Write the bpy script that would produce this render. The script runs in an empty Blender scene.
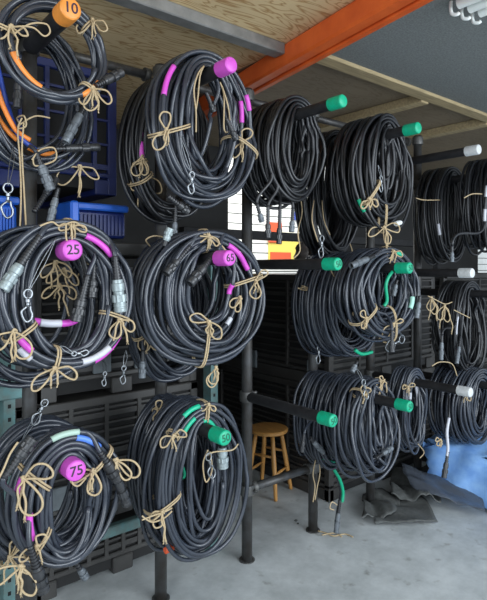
import bpy, bmesh, math, random
from mathutils import Vector, Matrix
from math import pi, sin, cos
V = Vector
scene = bpy.context.scene
COL = scene.collection

# ------------------------------------------------------------------ camera, world, light
CAM = V((-1.955, -2.342, 1.65))
FW = V((.636, .772, 0)).normalized()
RT = V((FW.y, -FW.x, 0))
cd = bpy.data.cameras.new('camera'); cam = bpy.data.objects.new('camera', cd); COL.objects.link(cam)
cam.location = CAM
cam.rotation_euler = (pi/2, 0, -math.atan2(FW.x, FW.y))
cd.sensor_fit = 'VERTICAL'; cd.sensor_height = 24; cd.lens = 540/600*24
cd.shift_y = -32/600
cd.clip_start = .02
scene.camera = cam
w = bpy.data.worlds.new('world'); scene.world = w; w.use_nodes = True
wn = w.node_tree; bg = wn.nodes['Background']
bg.inputs[0].default_value = (.80, .90, 1.0, 1); bg.inputs[1].default_value = 1.3
scene.view_settings.view_transform = 'Standard'; scene.view_settings.look = 'None'
scene.view_settings.exposure = 0.0; scene.view_settings.gamma = 1
def area(name, loc, target, sx, sy, power, col):
    l = bpy.data.lights.new(name, 'AREA'); l.shape = 'RECTANGLE'; l.size = sx; l.size_y = sy; l.energy = power; l.color = col
    o = bpy.data.objects.new(name, l); COL.objects.link(o); o.location = loc
    o.rotation_euler = (V(target)-V(loc)).to_track_quat('-Z', 'Y').to_euler(); return o
area('open_door_daylight', (.8, -6.2, 1.9), (0, 0, 1.5), 4.5, 3.2, 330, (.86, .93, 1))
area('side_area_light', (-4.6, -2.6, 2.4), (-.4, 0, 1.2), 2.0, 2.4, 80, (.9, .95, 1))  # cool area light from the left
area('rear_yard_daylight', (5.5, 5.0, 6.5), (5.0, 8.0, 1.5), 5, 3, 650, (1, .98, .94))

# ------------------------------------------------------------------ helpers
def at(px, py, y):          # point of the plane y = const seen in the photo's frame at px, py
    r = (px-243.5)/540; u = (268-py)/540
    d = FW + RT*r + V((0, 0, u)); t = (y-CAM.y)/d.y
    return CAM + d*t
def ground(px, py, z=0):
    r = (px-243.5)/540; u = (268-py)/540
    d = FW + RT*r + V((0, 0, u)); t = (z-CAM.z)/u
    return CAM + d*t
def tag(o, label=None, cat=None, group=None, kind=None):
    if label: o['label'] = label
    if cat: o['category'] = cat
    if group: o['group'] = group
    if kind: o['kind'] = kind
    return o
def thing(name, loc, label, cat, group=None, rz=0):
    o = bpy.data.objects.new(name, None); COL.objects.link(o); o.location = loc; o.rotation_euler = (0, 0, rz)
    o.empty_display_size = .05
    return tag(o, label, cat, group)

class M:                     # mesh collector
    def __init__(s): s.v = []; s.f = []; s.m = []; s.sm = []
    def add(s, vs, fs, mi=0, smooth=True):
        b = len(s.v); s.v += [tuple(p) for p in vs]
        for f in fs: s.f.append(tuple(i+b for i in f)); s.m.append(mi); s.sm.append(smooth)
    def box(s, x0, x1, y0, y1, z0, z1, mi=0, rot=None, bev=0):
        c = V(((x0+x1)/2, (y0+y1)/2, (z0+z1)/2)); h = V(((x1-x0)/2, (y1-y0)/2, (z1-z0)/2))
        b = min(bev, abs(h.x)*.9, abs(h.y)*.9, abs(h.z)*.9)
        if b <= 0:
            P = [V((sx*h.x, sy*h.y, sz*h.z)) for sz in (-1, 1) for sy in (-1, 1) for sx in (-1, 1)]
            F = [(0, 2, 3, 1), (4, 5, 7, 6), (0, 1, 5, 4), (2, 6, 7, 3), (0, 4, 6, 2), (1, 3, 7, 5)]
        else:
            P = []; idx = {}
            for sz in (-1, 1):
                for sy in (-1, 1):
                    for sx in (-1, 1):
                        for ax in range(3):
                            q = V((sx*(h.x-(b if ax != 0 else 0)), sy*(h.y-(b if ax != 1 else 0)), sz*(h.z-(b if ax != 2 else 0))))
                            idx[(sx, sy, sz, ax)] = len(P); P.append(q)
            F = []
            def g(sx, sy, sz, ax): return idx[(sx, sy, sz, ax)]
            for sg in (-1, 1):
                F.append([g(sg, -1, -1, 0), g(sg, 1, -1, 0), g(sg, 1, 1, 0), g(sg, -1, 1, 0)])
                F.append([g(-1, sg, -1, 1), g(1, sg, -1, 1), g(1, sg, 1, 1), g(-1, sg, 1, 1)])
                F.append([g(-1, -1, sg, 2), g(1, -1, sg, 2), g(1, 1, sg, 2), g(-1, 1, sg, 2)])
            for a in (-1, 1):
                for c2 in (-1, 1):
                    F.append([g(a, c2, -1, 0), g(a, c2, 1, 0), g(a, c2, 1, 1), g(a, c2, -1, 1)])
                    F.append([g(a, -1, c2, 0), g(a, 1, c2, 0), g(a, 1, c2, 2), g(a, -1, c2, 2)])
                    F.append([g(-1, a, c2, 1), g(1, a, c2, 1), g(1, a, c2, 2), g(-1, a, c2, 2)])
            for sz in (-1, 1):
                for sy in (-1, 1):
                    for sx in (-1, 1): F.append([g(sx, sy, sz, k) for k in range(3)])
            F2 = []
            for f in F:
                n = (P[f[1]]-P[f[0]]).cross(P[f[2]]-P[f[0]]); m = sum((P[i] for i in f), V())
                F2.append(tuple(f) if n.dot(m) > 0 else tuple(reversed(f)))
            F = F2
        if rot: P = [rot @ q for q in P]
        s.add([q+c for q in P], F, mi, False)
    def tube(s, pts, r, n=8, mi=0, closed=False, cap=True):
        pts = [V(p) for p in pts]; L = len(pts)
        rr = r if isinstance(r, (list, tuple)) else [r]*L
        T = []
        for i in range(L):
            a = pts[i-1] if (i > 0 or closed) else pts[0]; b = pts[(i+1) % L] if (i < L-1 or closed) else pts[-1]
            t = b-a; T.append(t.normalized() if t.length > 1e-9 else (T[-1] if T else V((0, 0, 1))))
        u = T[0].orthogonal().normalized(); U = [u]
        for i in range(1, L):
            u = u - T[i]*u.dot(T[i])
            u = u.normalized() if u.length > 1e-6 else T[i].orthogonal().normalized()
            U.append(u)
        vs = []
        cs = [(cos(2*pi*k/n), sin(2*pi*k/n)) for k in range(n)]
        for i in range(L):
            w_ = T[i].cross(U[i])
            for c_, s_ in cs: vs.append(pts[i] + (U[i]*c_ + w_*s_)*rr[i])
        fs = []
        for i in range(L-1 if not closed else L):
            j = (i+1) % L
            for k in range(n):
                k2 = (k+1) % n; fs.append((i*n+k, i*n+k2, j*n+k2, j*n+k))
        if cap and not closed:
            fs.append(tuple(range(n-1, -1, -1))); fs.append(tuple((L-1)*n+k for k in range(n)))
        s.add(vs, fs, mi, True)
    def lathe(s, p, axis, prof, n=14, mi=0, smooth=True):   # prof: (t along axis, radius[, material])
        axis = V(axis).normalized(); u = axis.orthogonal().normalized(); w_ = axis.cross(u)
        def ring(t_, r_, kn):
            b_ = len(s.v)
            for k in range(n):
                a = 2*pi*k/n; rr = max(r_, .0004)*(.90 if kn and k % 2 else 1)
                s.v.append(tuple(V(p)+axis*t_+(u*cos(a)+w_*sin(a))*rr))
            return b_
        prev = None
        for i in range(len(prof)-1):
            A, B_ = prof[i], prof[i+1]; kn = len(A) > 3 and A[3]
            m_ = A[2] if len(A) > 2 else mi
            dt, dr = B_[0]-A[0], B_[1]-A[1]; an = math.atan2(dr, dt)
            if prev is not None and abs(an-prev[1]) < .5 and not kn and not prev[2]: b0 = prev[0]
            else: b0 = ring(A[0], A[1], kn)
            b1 = ring(B_[0], B_[1], kn); prev = (b1, an, kn)
            for k in range(n):
                k2 = (k+1) % n; s.f.append((b0+k, b0+k2, b1+k2, b1+k)); s.m.append(m_); s.sm.append(smooth and not kn)
            if i == 0: s.f.append(tuple(b0+k for k in range(n-1, -1, -1))); s.m.append(m_); s.sm.append(False)
        m_ = prof[-1][2] if len(prof[-1]) > 2 else mi
        s.f.append(tuple(b1+k for k in range(n))); s.m.append(m_); s.sm.append(False)
    def build(s, name, mats, parent=None, label=None):
        me = bpy.data.meshes.new(name)
        off = parent_world(parent) if parent else V((0, 0, 0))
        me.from_pydata([(a-off.x, b-off.y, c-off.z) for a, b, c in s.v], [], s.f)
        if not isinstance(mats, (list, tuple)): mats = [mats]
        for m_ in mats: me.materials.append(m_)
        me.polygons.foreach_set('material_index', s.m); me.polygons.foreach_set('use_smooth', s.sm); me.update()
        o = bpy.data.objects.new(name, me); COL.objects.link(o)
        if parent: o.parent = parent
        if label: o['label'] = label
        return o
def parent_world(p):
    l = V((0, 0, 0))
    while p: l = l + p.location; p = p.parent
    return l
def cr(pts, n=6, closed=False):          # Catmull-Rom smoothing
    P = [V(p) for p in pts]; L = len(P); out = []
    for i in range(L if closed else L-1):
        if closed: a, b, c, d = P[i-1], P[i], P[(i+1) % L], P[(i+2) % L]
        else: a, b, c, d = P[max(i-1, 0)], P[i], P[i+1], P[min(i+2, L-1)]
        for k in range(n):
            t = k/n; out.append(.5*((2*b)+(c-a)*t+(2*a-5*b+4*c-d)*t*t+(3*b-a-3*c+d)*t**3))
    if not closed: out.append(P[-1])
    return out

# ------------------------------------------------------------------ materials
MAT = {}
def mat(name, col, rough=.5, metal=0, noise=0, nscale=20, bump=0, bscale=200, col2=None, spec=.5, alpha=1, stretch=(1, 1, 1), trans=0):
    m = bpy.data.materials.new(name); m.use_nodes = True; nt = m.node_tree; b = nt.nodes['Principled BSDF']
    b.inputs['Base Color'].default_value = (*col, 1); b.inputs['Roughness'].default_value = rough; b.inputs['Metallic'].default_value = metal
    b.inputs['Specular IOR Level'].default_value = spec; b.inputs['Alpha'].default_value = alpha; b.inputs['Transmission Weight'].default_value = trans
    tc = nt.nodes.new('ShaderNodeTexCoord'); mp = nt.nodes.new('ShaderNodeMapping'); mp.inputs['Scale'].default_value = stretch
    nt.links.new(tc.outputs['Object'], mp.inputs[0])
    if noise:
        n = nt.nodes.new('ShaderNodeTexNoise'); n.inputs['Scale'].default_value = nscale; n.inputs['Detail'].default_value = 6; n.inputs['Roughness'].default_value = .6
        nt.links.new(mp.outputs[0], n.inputs['Vector'])
        r = nt.nodes.new('ShaderNodeValToRGB'); c2 = col2 or tuple(min(1, c*(1-noise)) for c in col)
        r.color_ramp.elements[0].color = (*c2, 1); r.color_ramp.elements[1].color = (*col, 1)
        r.color_ramp.elements[0].position = .35; r.color_ramp.elements[1].position = .65
        nt.links.new(n.outputs['Fac'], r.inputs[0]); nt.links.new(r.outputs[0], b.inputs['Base Color'])
    if bump:
        n2 = nt.nodes.new('ShaderNodeTexNoise'); n2.inputs['Scale'].default_value = bscale; n2.inputs['Detail'].default_value = 3
        nt.links.new(mp.outputs[0], n2.inputs['Vector'])
        bp = nt.nodes.new('ShaderNodeBump'); bp.inputs['Strength'].default_value = bump; bp.inputs['Distance'].default_value = .002
        nt.links.new(n2.outputs['Fac'], bp.inputs['Height']); nt.links.new(bp.outputs[0], b.inputs['Normal'])
    MAT[name] = m; return m
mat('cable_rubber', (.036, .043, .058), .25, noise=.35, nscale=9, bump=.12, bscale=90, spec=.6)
mat('cable_rubber_shaded', (.016, .017, .020), .34, noise=.4, nscale=8, bump=.12, bscale=90, spec=.5)  # same rubber, darkened: shade on the dimmer coils painted into the colour
mat('cable_blue', (.02, .05, .28), .4)
mat('cable_orange', (.75, .22, .03), .45)
mat('cable_green', (.0, .33, .17), .42)
mat('boot_black', (.02, .021, .024), .4, spec=.6)
mat('plug_black', (.03, .032, .036), .35, spec=.6, noise=.4, nscale=30)
mat('plug_silver', (.34, .40, .41), .4, metal=.35, noise=.3, nscale=50)
mat('plug_grey', (.16, .18, .20), .45, metal=.3, noise=.3, nscale=40)
mat('plug_mint', (.35, .62, .52), .45)
mat('plug_white', (.72, .74, .74), .4)
mat('steel_wire', (.30, .32, .34), .35, metal=.9)
mat('tape_magenta', (.58, .07, .50), .38)
mat('tape_orange', (.80, .25, .04), .42)
mat('tape_green', (.01, .42, .24), .4)
mat('tape_pale_green', (.36, .50, .42), .5)
mat('tape_blue', (.09, .22, .70), .4)
mat('tape_white', (.52, .53, .58), .45)
mat('twine', (.50, .41, .27), .9, noise=.5, nscale=220, bump=.8, bscale=500, col2=(.44, .32, .18), spec=.1)
mat('pipe_black', (.022, .022, .024), .5, noise=.5, nscale=25, bump=.2, bscale=60, spec=.4)
mat('pipe_steel', (.085, .088, .09), .45, metal=.4, noise=.5, nscale=14, col2=(.05, .045, .04))
mat('clamp_metal', (.13, .13, .125), .5, metal=.5, noise=.4, nscale=40)
mat('cap_magenta', (.60, .09, .54), .4, noise=.15, nscale=30)
mat('cap_orange', (.82, .30, .05), .45, noise=.2, nscale=30)
mat('cap_green', (.0, .40, .22), .4, noise=.2, nscale=40, col2=(.01, .32, .17))
mat('cap_white', (.62, .64, .64), .5, noise=.2, nscale=60)
mat('ink', (.03, .01, .03), .6)
mat('ink_green', (.0, .10, .05), .6)
mat('crate_black', (.048, .046, .043), .5, noise=.4, nscale=6, bump=.1, bscale=30)
mat('crate_inside', (.010, .010, .010), .8)
mat('crate_blue', (.012, .025, .14), .45, noise=.4, nscale=7)
mat('tote_blue', (.02, .13, .62), .4, noise=.3, nscale=9)
mat('label_grey', (.14, .165, .18), .6, noise=.3, nscale=15)
mat('teal_steel', (.11, .24, .245), .5, metal=.1, noise=.35, nscale=18, col2=(.12, .17, .16))
mat('hole_dark', (.01, .01, .01), .9)
mat('orange_steel', (.72, .125, .022), .45, noise=.22, nscale=7, col2=(.60, .09, .016))
mat('steel_grey', (.26, .26, .25), .5, metal=.3, noise=.35, nscale=9)
mat('lumber', (.46, .36, .20), .75, noise=.35, nscale=9, stretch=(.5, 6, 6), bump=.2, bscale=60)
mat('lumber_dark', (.20, .11, .05), .75, noise=.4, nscale=9, stretch=(6, 6, .5))
mat('felt', (.225, .24, .235), .95, noise=.35, nscale=110, bump=.5, bscale=260, spec=.1)
mat('stool_wood', (.60, .30, .085), .38, noise=.3, nscale=7, stretch=(8, 1, 1))
mat('stool_leg_wood', (.58, .29, .08), .38, noise=.3, nscale=9, stretch=(6, 6, 1))
mat('mat_rubber', (.10, .105, .10), .75, noise=.35, nscale=40, bump=.4, bscale=400)
mat('film_dark', (.10, .115, .14), .25, alpha=.72, spec=.7)
mat('tarp_blue', (.34, .60, 1.0), .40, noise=.15, nscale=9, bump=1.0, bscale=14, col2=(.20, .42, .88))
mat('pvc_white', (.80, .83, .80), .4)
mat('wall_dark', (.03, .03, .03), .8, noise=.3, nscale=4)
mat('siding_white', (.80, .80, .76), .6, noise=.1, nscale=3)
mat('sign_yellow', (.85, .66, .12), .5); mat('sign_red', (.70, .10, .03), .5); mat('sign_blue', (.06, .10, .45), .5)
mat('yard_ground', (.25, .25, .24), .9)
mat('cloth_grey', (.22, .20, .19), .9, noise=.4, nscale=20)

def plywood(name, c1, c2):
    m = bpy.data.materials.new(name); m.use_nodes = True; nt = m.node_tree; b = nt.nodes['Principled BSDF']
    tc = nt.nodes.new('ShaderNodeTexCoord'); mp = nt.nodes.new('ShaderNodeMapping'); mp.inputs['Scale'].default_value = (1.6, 7, 1); mp.inputs['Rotation'].default_value = (0, 0, .12)
    n = nt.nodes.new('ShaderNodeTexNoise'); n.inputs['Scale'].default_value = 1.5; n.inputs['Detail'].default_value = 2.5; n.inputs['Distortion'].default_value = .6
    mu = nt.nodes.new('ShaderNodeMath'); mu.operation = 'MULTIPLY'; mu.inputs[1].default_value = 9
    fr = nt.nodes.new('ShaderNodeMath'); fr.operation = 'FRACT'
    r = nt.nodes.new('ShaderNodeValToRGB'); e = r.color_ramp.elements
    e[0].color = (*c1, 1); e[0].position = 0; e[1].color = (*c1, 1); e[1].position = 1
    a = e.new(.55); a.color = (*c1, 1); a = e.new(.80); a.color = (*c2, 1)
    n2 = nt.nodes.new('ShaderNodeTexNoise'); n2.inputs['Scale'].default_value = 1.2
    mx = nt.nodes.new('ShaderNodeMix'); mx.data_type = 'RGBA'; mx.blend_type = 'MULTIPLY'; mx.inputs[0].default_value = .55
    l = nt.links.new
    l(tc.outputs['Object'], mp.inputs[0]); l(mp.outputs[0], n.inputs['Vector']); l(n.outputs['Fac'], mu.inputs[0]); l(mu.outputs[0], fr.inputs[0]); l(fr.outputs[0], r.inputs[0])
    l(tc.outputs['Object'], n2.inputs['Vector']); l(r.outputs[0], mx.inputs[6]); l(n2.outputs['Fac'], mx.inputs[7]); l(mx.outputs[2], b.inputs['Base Color'])
    b.inputs['Roughness'].default_value = .7; MAT[name] = m
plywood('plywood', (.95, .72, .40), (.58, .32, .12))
plywood('plywood_brown', (.30, .235, .155), (.24, .18, .11))  # darker, browner plywood for the right-hand deck
# concrete
m = bpy.data.materials.new('concrete'); m.use_nodes = True; nt = m.node_tree; b = nt.nodes['Principled BSDF']; l = nt.links.new
tc = nt.nodes.new('ShaderNodeTexCoord'); n = nt.nodes.new('ShaderNodeTexNoise'); n.inputs['Scale'].default_value = 3.2; n.inputs['Detail'].default_value = 9; n.inputs['Roughness'].default_value = .68
r = nt.nodes.new('ShaderNodeValToRGB'); r.color_ramp.elements[0].position = .33; r.color_ramp.elements[0].color = (.35, .375, .375, 1); r.color_ramp.elements[1].position = .66; r.color_ramp.elements[1].color = (.58, .61, .61, 1)
n3 = nt.nodes.new('ShaderNodeTexNoise'); n3.inputs['Scale'].default_value = 9; n3.inputs['Detail'].default_value = 4
r3 = nt.nodes.new('ShaderNodeValToRGB'); r3.color_ramp.elements[0].position = .27; r3.color_ramp.elements[0].color = (.62, .60, .57, 1); r3.color_ramp.elements[1].position = .38; r3.color_ramp.elements[1].color = (1, 1, 1, 1)
mx = nt.nodes.new('ShaderNodeMix'); mx.data_type = 'RGBA'; mx.blend_type = 'MULTIPLY'; mx.inputs[0].default_value = 1
bp = nt.nodes.new('ShaderNodeBump'); bp.inputs['Strength'].default_value = .25; bp.inputs['Distance'].default_value = .01
l(tc.outputs['Object'], n.inputs['Vector']); l(tc.outputs['Object'], n3.inputs['Vector']); l(n.outputs['Fac'], r.inputs[0]); l(n3.outputs['Fac'], r3.inputs[0]); l(r.outputs[0], mx.inputs[6]); l(r3.outputs[0], mx.inputs[7]); l(mx.outputs[2], b.inputs['Base Color']); l(n.outputs['Fac'], bp.inputs['Height']); l(bp.outputs[0], b.inputs['Normal'])
b.inputs['Roughness'].default_value = .62; MAT['concrete'] = m

# ------------------------------------------------------------------ setting
def struct(name, mb, m_):
    o = mb.build(name, m_); o['kind'] = 'structure'; return o
g = M(); g.box(-5, 7.5, -5, 2.0, -.12, 0); struct('floor', g, MAT['concrete'])
g = M(); g.box(-6, 24, 2.0, 9.5, -.12, -.002); struct('trim_yard_ground', g, MAT['yard_ground'])
CZ = 2.85
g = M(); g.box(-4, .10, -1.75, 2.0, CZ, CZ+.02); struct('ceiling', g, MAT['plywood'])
g = M(); g.box(.10, 7.5, -.36, 2.0, CZ+.001, CZ+.021); struct('ceiling', g, MAT['plywood_brown'])
g = M(); g.box(.10, 7.5, -1.75, -.36, CZ-.03, CZ+.02); struct('ceiling', g, MAT['felt'])
g = M(); g.box(-5, 1.38, 1.95, 2.05, 0, 3.0); struct('wall_back', g, MAT['wall_dark'])
g = M(); g.box(-4.1, -4.0, .3, 2.0, 0, 3.0); struct('wall_left', g, MAT['wall_dark'])
g = M(); g.box(2.95, 6.45, 1.95, 2.05, 0, 3.0); struct('wall_back', g, MAT['wall_dark'])
g = M(); g.box(7.5, 7.6, -2.5, 2.0, 0, 3.0); struct('wall_right', g, MAT['wall_dark'])
g = M()
for k in range(22): g.box(0, 24, 8.9+.01*(k % 2), 9.1, k*.26, k*.26+.235)
struct('wall_far', g, MAT['siding_white'])
g = M(); g.box(0, 24, 9.11, 9.15, 0, 5.6); struct('trim_siding_backing', g, MAT['wall_dark'])

# orange rack beam
D = V((.16, .987, 0)).normalized()
mb = M()
c0 = V((.130, 0, 0))
ang = -math.atan2(D.x, D.y); rot = Matrix.Rotation(ang, 3, 'Z')
ob = thing('pallet_rack_beam', (0, 0, 2.72), 'long orange painted steel beam crossing under the plywood deck', 'beam')
def rbox(g_, w0, w1, s0, s1, z0, z1, mi=0, bev=0):
    c = V(((w0+w1)/2, (s0+s1)/2, 0)); cc = rot @ c
    x = c0.x+cc.x; y = c0.y+cc.y
    g_.box(x-(w1-w0)/2, x+(w1-w0)/2, y-(s1-s0)/2, y+(s1-s0)/2, z0, z1, mi, rot, bev)
g = M(); rbox(g, -.045, .035, -1.72, 1.7, 2.735, CZ-.001, 0, .012); g.build('beam_web', MAT['orange_steel'], ob)
g = M(); rbox(g, .0352, .075, -1.72, 1.7, 2.725, 2.79, 0, .006); g.build('beam_lip', MAT['orange_steel'], ob)

g = M(); g.box(-3.2, .045, -.265, -.185, 2.79, CZ-.001, 0, None, .005)
tag(g.build('steel_joist', MAT['steel_grey']), 'grey steel joist under the bright plywood, butting the orange beam', 'joist')
g = M(); g.box(.23, 4.5, -.36, -.262, 2.80, CZ+.001, 0, None, .004)
tag(g.build('wooden_joist', MAT['lumber']), 'long pale timber joist along the edge of the grey felt ceiling', 'joist')
for x, lab in ((1.34, 'short timber joist under the deck behind the second green-capped upper arm'), (2.25, 'short timber joist under the deck above the white-capped upper arm')):
    g = M(); g.box(x, x+.09, -.261, 1.9, 2.79, CZ+.0005, 0, None, .004)
    tag(g.build('wooden_joist', MAT['lumber']), lab, 'joist')

# white pipes top right
p0 = ground(466, 22, 2.755)
names = ['leftmost', 'middle', 'rightmost']
for k in range(3):
    g = M(); x = p0.x-.10+k*.075; y = p0.y-.02-.01*k; z = 2.80
    rt = thing('white_pipe', (x, y, z), '%s of the three white plastic pipes hung under the grey felt' % names[k], 'pipe', 'white pipes under the felt ceiling')
    g.lathe((x, y, z), (0, -1, 0), [(0, .012), (0, .024), (.6, .024), (.6, .012)], 16); g.build('tube', MAT['pvc_white'], rt)
    g = M(); g.tube(cr([(x, y+.002, z+.05), (x-.002, y+.03, z+.03), (x-.003, y+.035, z-.01), (x, y+.03, z-.035), (x+.006, y+.012, z-.042), (x+.01, y+.002, z-.036)]), .008, 8)
    g.build('hook', MAT['pvc_white'], rt)

# ------------------------------------------------------------------ crates
def crate(name, x0, x1, y0, y1, z0, z1, body, label, pitch=.04, ribs=.17, front=True, left=True, plates=0, hole=True, group=None):
    t = thing(name, ((x0+x1)/2, (y0+y1)/2, z0), label, 'crate', group)
    g = M(); e = .022
    g.box(x0+e, x1-e, y0+e, y1-e, z0+.03, z1-.02, 1)
    fz0 = z0+.10
    for zc, hh in ((z1-.03, .03), (fz0, .018)):
        g.box(x0, x1, y0, y1, zc-hh*.5, zc+hh, 0, None, .005)
    for X in (x0, x1-.05):
        for Y in (y0, y1-.05): g.box(X, X+.05, Y, Y+.05, z0, z1, 0, None, .005)
    z = fz0+.035
    while z < z1-.06:
        th = .012 if (int((z-fz0)/pitch) % 5) else .028
        g.box(x0+.008, x1-.008, y0+.006, y1-.006, z, z+th)
        z += pitch
    nx = max(2, int((x1-x0)/ribs)); ny = max(2, int((y1-y0)/ribs))
    for k in range(1, nx): x = x0+(x1-x0)*k/nx; g.box(x-.011, x+.011, y0+.001, y0+.03, fz0, z1-.02)
    for k in range(1, ny): y = y0+(y1-y0)*k/ny; g.box(x0+.001, x0+.03, y-.011, y+.011, fz0, z1-.02)
    g.build('body', [body, MAT['crate_inside']], t)
    g = M()
    for k in range(3):
        x = x0+(x1-x0-.12)*k/2
        g.box(x, x+.12, y0+.004, y1-.004, z0, z0+.085, 0, None, .006)
    for k in range(3):
        y = y0+(y1-y0-.12)*k/2
        g.box(x0+.004, x0+.125, y, y+.12, z0+.0005, z0+.086, 0, None, .006)
    g.build('pallet_foot', body, t)
    for k in range(plates):
        x = x0+(x1-x0)*(k+.5)/plates
        g = M(); g.box(x-.05, x+.05, y0-.008, y0+.01, fz0+.02, fz0+.13, 0, None, .003); g.build('label_plate', MAT['label_grey'], t, 'grey plate')
    return t
B = MAT['crate_black']
crate('pallet_crate', -2.15, -1.12, .30, 1.25, .335, .98, B, 'black slatted pallet crate at far left on the teal rack beam', plates=3)
crate('pallet_crate', -1.09, -.13, .30, 1.25, .335, .98, B, 'black slatted pallet crate on the teal rack beam behind the green-taped coil', plates=4)
crate('pallet_crate', -2.15, -1.12, .32, 1.25, .982, 1.70, B, 'black slatted pallet crate behind the ring numbered 25, upper of the left stack', plates=3, pitch=.06)
crate('pallet_crate', -1.09, -.13, .31, 1.25, .982, 1.66, B, 'black slatted pallet crate behind the middle magenta-capped coil', plates=4, pitch=.05)
crate('pallet_crate', -1.08, -.10, .34, 1.2, .0, .275, B, 'low black crate on the floor beneath the teal rack beam', pitch=.045, ribs=.09)
crate('pallet_crate', -2.12, -1.12, .34, 1.2, .0, .275, B, 'low black crate on the floor at the far left beneath the teal beam', pitch=.045, ribs=.09)
crate('blue_crate', -1.75, -.62, .36, 1.25, 2.04, 2.70, MAT['crate_blue'], 'large dark blue slatted crate behind the orange-taped coils at upper left', pitch=.13, ribs=.12)
# folded bright blue tote lids
for i, (a, b_, lab) in enumerate(((at(72, 0, .16).x, at(126, 0, .16).x, 'bright blue ribbed plastic tote above the ring numbered 25'), (at(-30, 0, .16).x, at(17, 0, .16).x, 'bright blue plastic tote at the left picture edge'))):
    t = thing('plastic_tote', ((a+b_)/2, .3, 1.8), lab, 'tote')
    g = M(); g.box(a, b_, .16, .34, 1.80, 1.93, 0, None, .012)
    for k in range(13):
        x = a+.02+(b_-a-.04)*k/12; g.box(x-.004, x+.004, .150, .17, 1.815, 1.91)
    g.build('body', MAT['crate_blue'] if i == 0 else MAT['tote_blue'], t)
    g = M(); g.box(a-.015, a+.03, .135, .34, 1.79, 1.97, 0, None, .01); g.box(a-.01, b_+.01, .142, .34, 1.931, 1.965, 0, None, .008)
    g.build('rim', MAT['tote_blue'], t)
g = M(); g.box(-2.3, -.1, .135, 1.25, 1.715, 1.775, 0, None, .004); tag(g.build('shelf_board', MAT['crate_black']), 'black shelf board carrying the blue totes and crate', 'shelf')
# right-hand stack beside the stool
crate('pallet_crate', .92, 2.28, .20, 1.5, 0, .80, B, 'black slatted pallet crate behind the wooden stool, lower of its stack', pitch=.045, ribs=.33)
crate('pallet_crate', .92, 2.28, .20, 1.5, .802, 1.60, B, 'black slatted pallet crate on the one behind the stool', pitch=.05, ribs=.33)
for y in (.36, 1.02):
    g = M(); g.box(.905, .925, y-.045, y+.045, .84, .98, 0, None, .004); g.build('label_plate', MAT['label_grey'], bpy.data.objects['pallet_crate.007'], 'grey plate')
crate('pallet_crate', 2.34, 3.6, .15, 1.5, 0, .80, B, 'black slatted pallet crate behind the blue tarp, lower of its stack', pitch=.05, ribs=.3)
crate('pallet_crate', 2.34, 3.6, .15, 1.5, .802, 1.60, B, 'black slatted pallet crate at far right behind the white-capped arms', pitch=.05, ribs=.3)
g = M(); g.box(.2, 3.7, .95, 1.03, 1.88, 1.95, 0, None, .004)
for x in (.24, 3.6): g.box(x, x+.06, .96, 1.02, 0, 1.879)
tag(g.build('rear_rack_rail', MAT['pipe_black']), 'dark horizontal rail in front of the bright yard', 'rail')
q = ground(484, 470); g = M(); g.box(2.85, 2.97, -.42, -.33, 0, CZ-.03, 0, None, .004)
tag(g.build('wooden_post', MAT['lumber_dark']), 'brown timber post standing at the right picture edge', 'post')
# teal storage rack
t = thing('storage_rack', (-1.1, .25, 0), 'teal painted steel storage rack carrying black crates behind the coils', 'rack')
for x in (-2.25, -1.25, -.11):
    g = M(); h = 1.71
    g.box(x, x+.05, .195, .206, 0, h); g.box(x, x+.008, .2061, .27, 0, h)
    z = .06
    while z < h-.05:
        g.box(x+.018, x+.032, .1945, .1951, z, z+.018, 1); z += .06
    g.box(x-.015, x+.065, .18, .29, 0, .012); g.build('upright', [MAT['teal_steel'], MAT['hole_dark']], t)
for z in (.275, ):
    g = M(); g.box(-2.2, -.062, .21, .255, z, z+.055, 0, None, .006); g.build('beam', MAT['teal_steel'], t)
g = M(); g.box(-2.2, -1.14, .1801, .1949, 1.06, 1.125, 0, None, .006); g.build('beam', MAT['teal_steel'], t)

# yard signs, seen through the gap
def far(px, py, y=8.8): return at(px, py, y)
def panel(name, a, b_, y, m_, label, cat, th=.05):
    A = at(a[0], a[1], y); Bq = at(b_[0], b_[1], y)
    g = M(); g.box(min(A.x, Bq.x), max(A.x, Bq.x), y-th, y, min(A.z, Bq.z), max(A.z, Bq.z), 0, None, .01)
    return tag(g.build(name, m_), label, cat)
panel('yellow_board', (268, 232), (318, 268), 8.899, MAT['sign_yellow'], 'yellow board in the bright yard seen through the gap', 'board')
panel('red_board', (270, 252), (290, 264), 8.848, MAT['sign_red'], 'small red board in front of the yellow one in the yard', 'board')
panel('red_board', (268, 222), (281, 243), 8.848, MAT['sign_red'], 'red board just above the yellow one in the yard', 'board')
panel('blue_board', (294, 212), (306, 221), 8.9005, MAT['sign_blue'], 'blue board high in the bright yard', 'board')
panel('red_board', (474, 186), (500, 196), 8.9005, MAT['sign_red'], 'orange red board in the yard at the right picture edge', 'board')
panel('red_board', (476, 232), (486, 238), 8.9005, MAT['sign_red'], 'tiny orange board low in the yard at the right edge', 'board')
g = M()
A = at(305, 262, .5); 
for k in range(1):
    rings = []
    prof = []
    n_ = 20
    for i in range(13):
        f = i/12; rr = .16*math.sin(pi*min(f*.62+.18, 1))**.7*(1 if f < .95 else .75); prof.append((f*.17, rr if i < 12 else .02))
    prof = [(t_*1.65, q_*1.05) for t_, q_ in prof]
    g.lathe((1.25, .62, 1.601), (0, 0, 1), prof, n_)
random.seed(4)
g.v = [(x+.012*sin(z*70+x*30), y+.02*sin(x*40), z) for x, y, z in g.v]
tag(g.build('cloth_bundle', MAT['cloth_grey']), 'crumpled grey cloth bundle resting on the crate stack', 'bundle')

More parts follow.
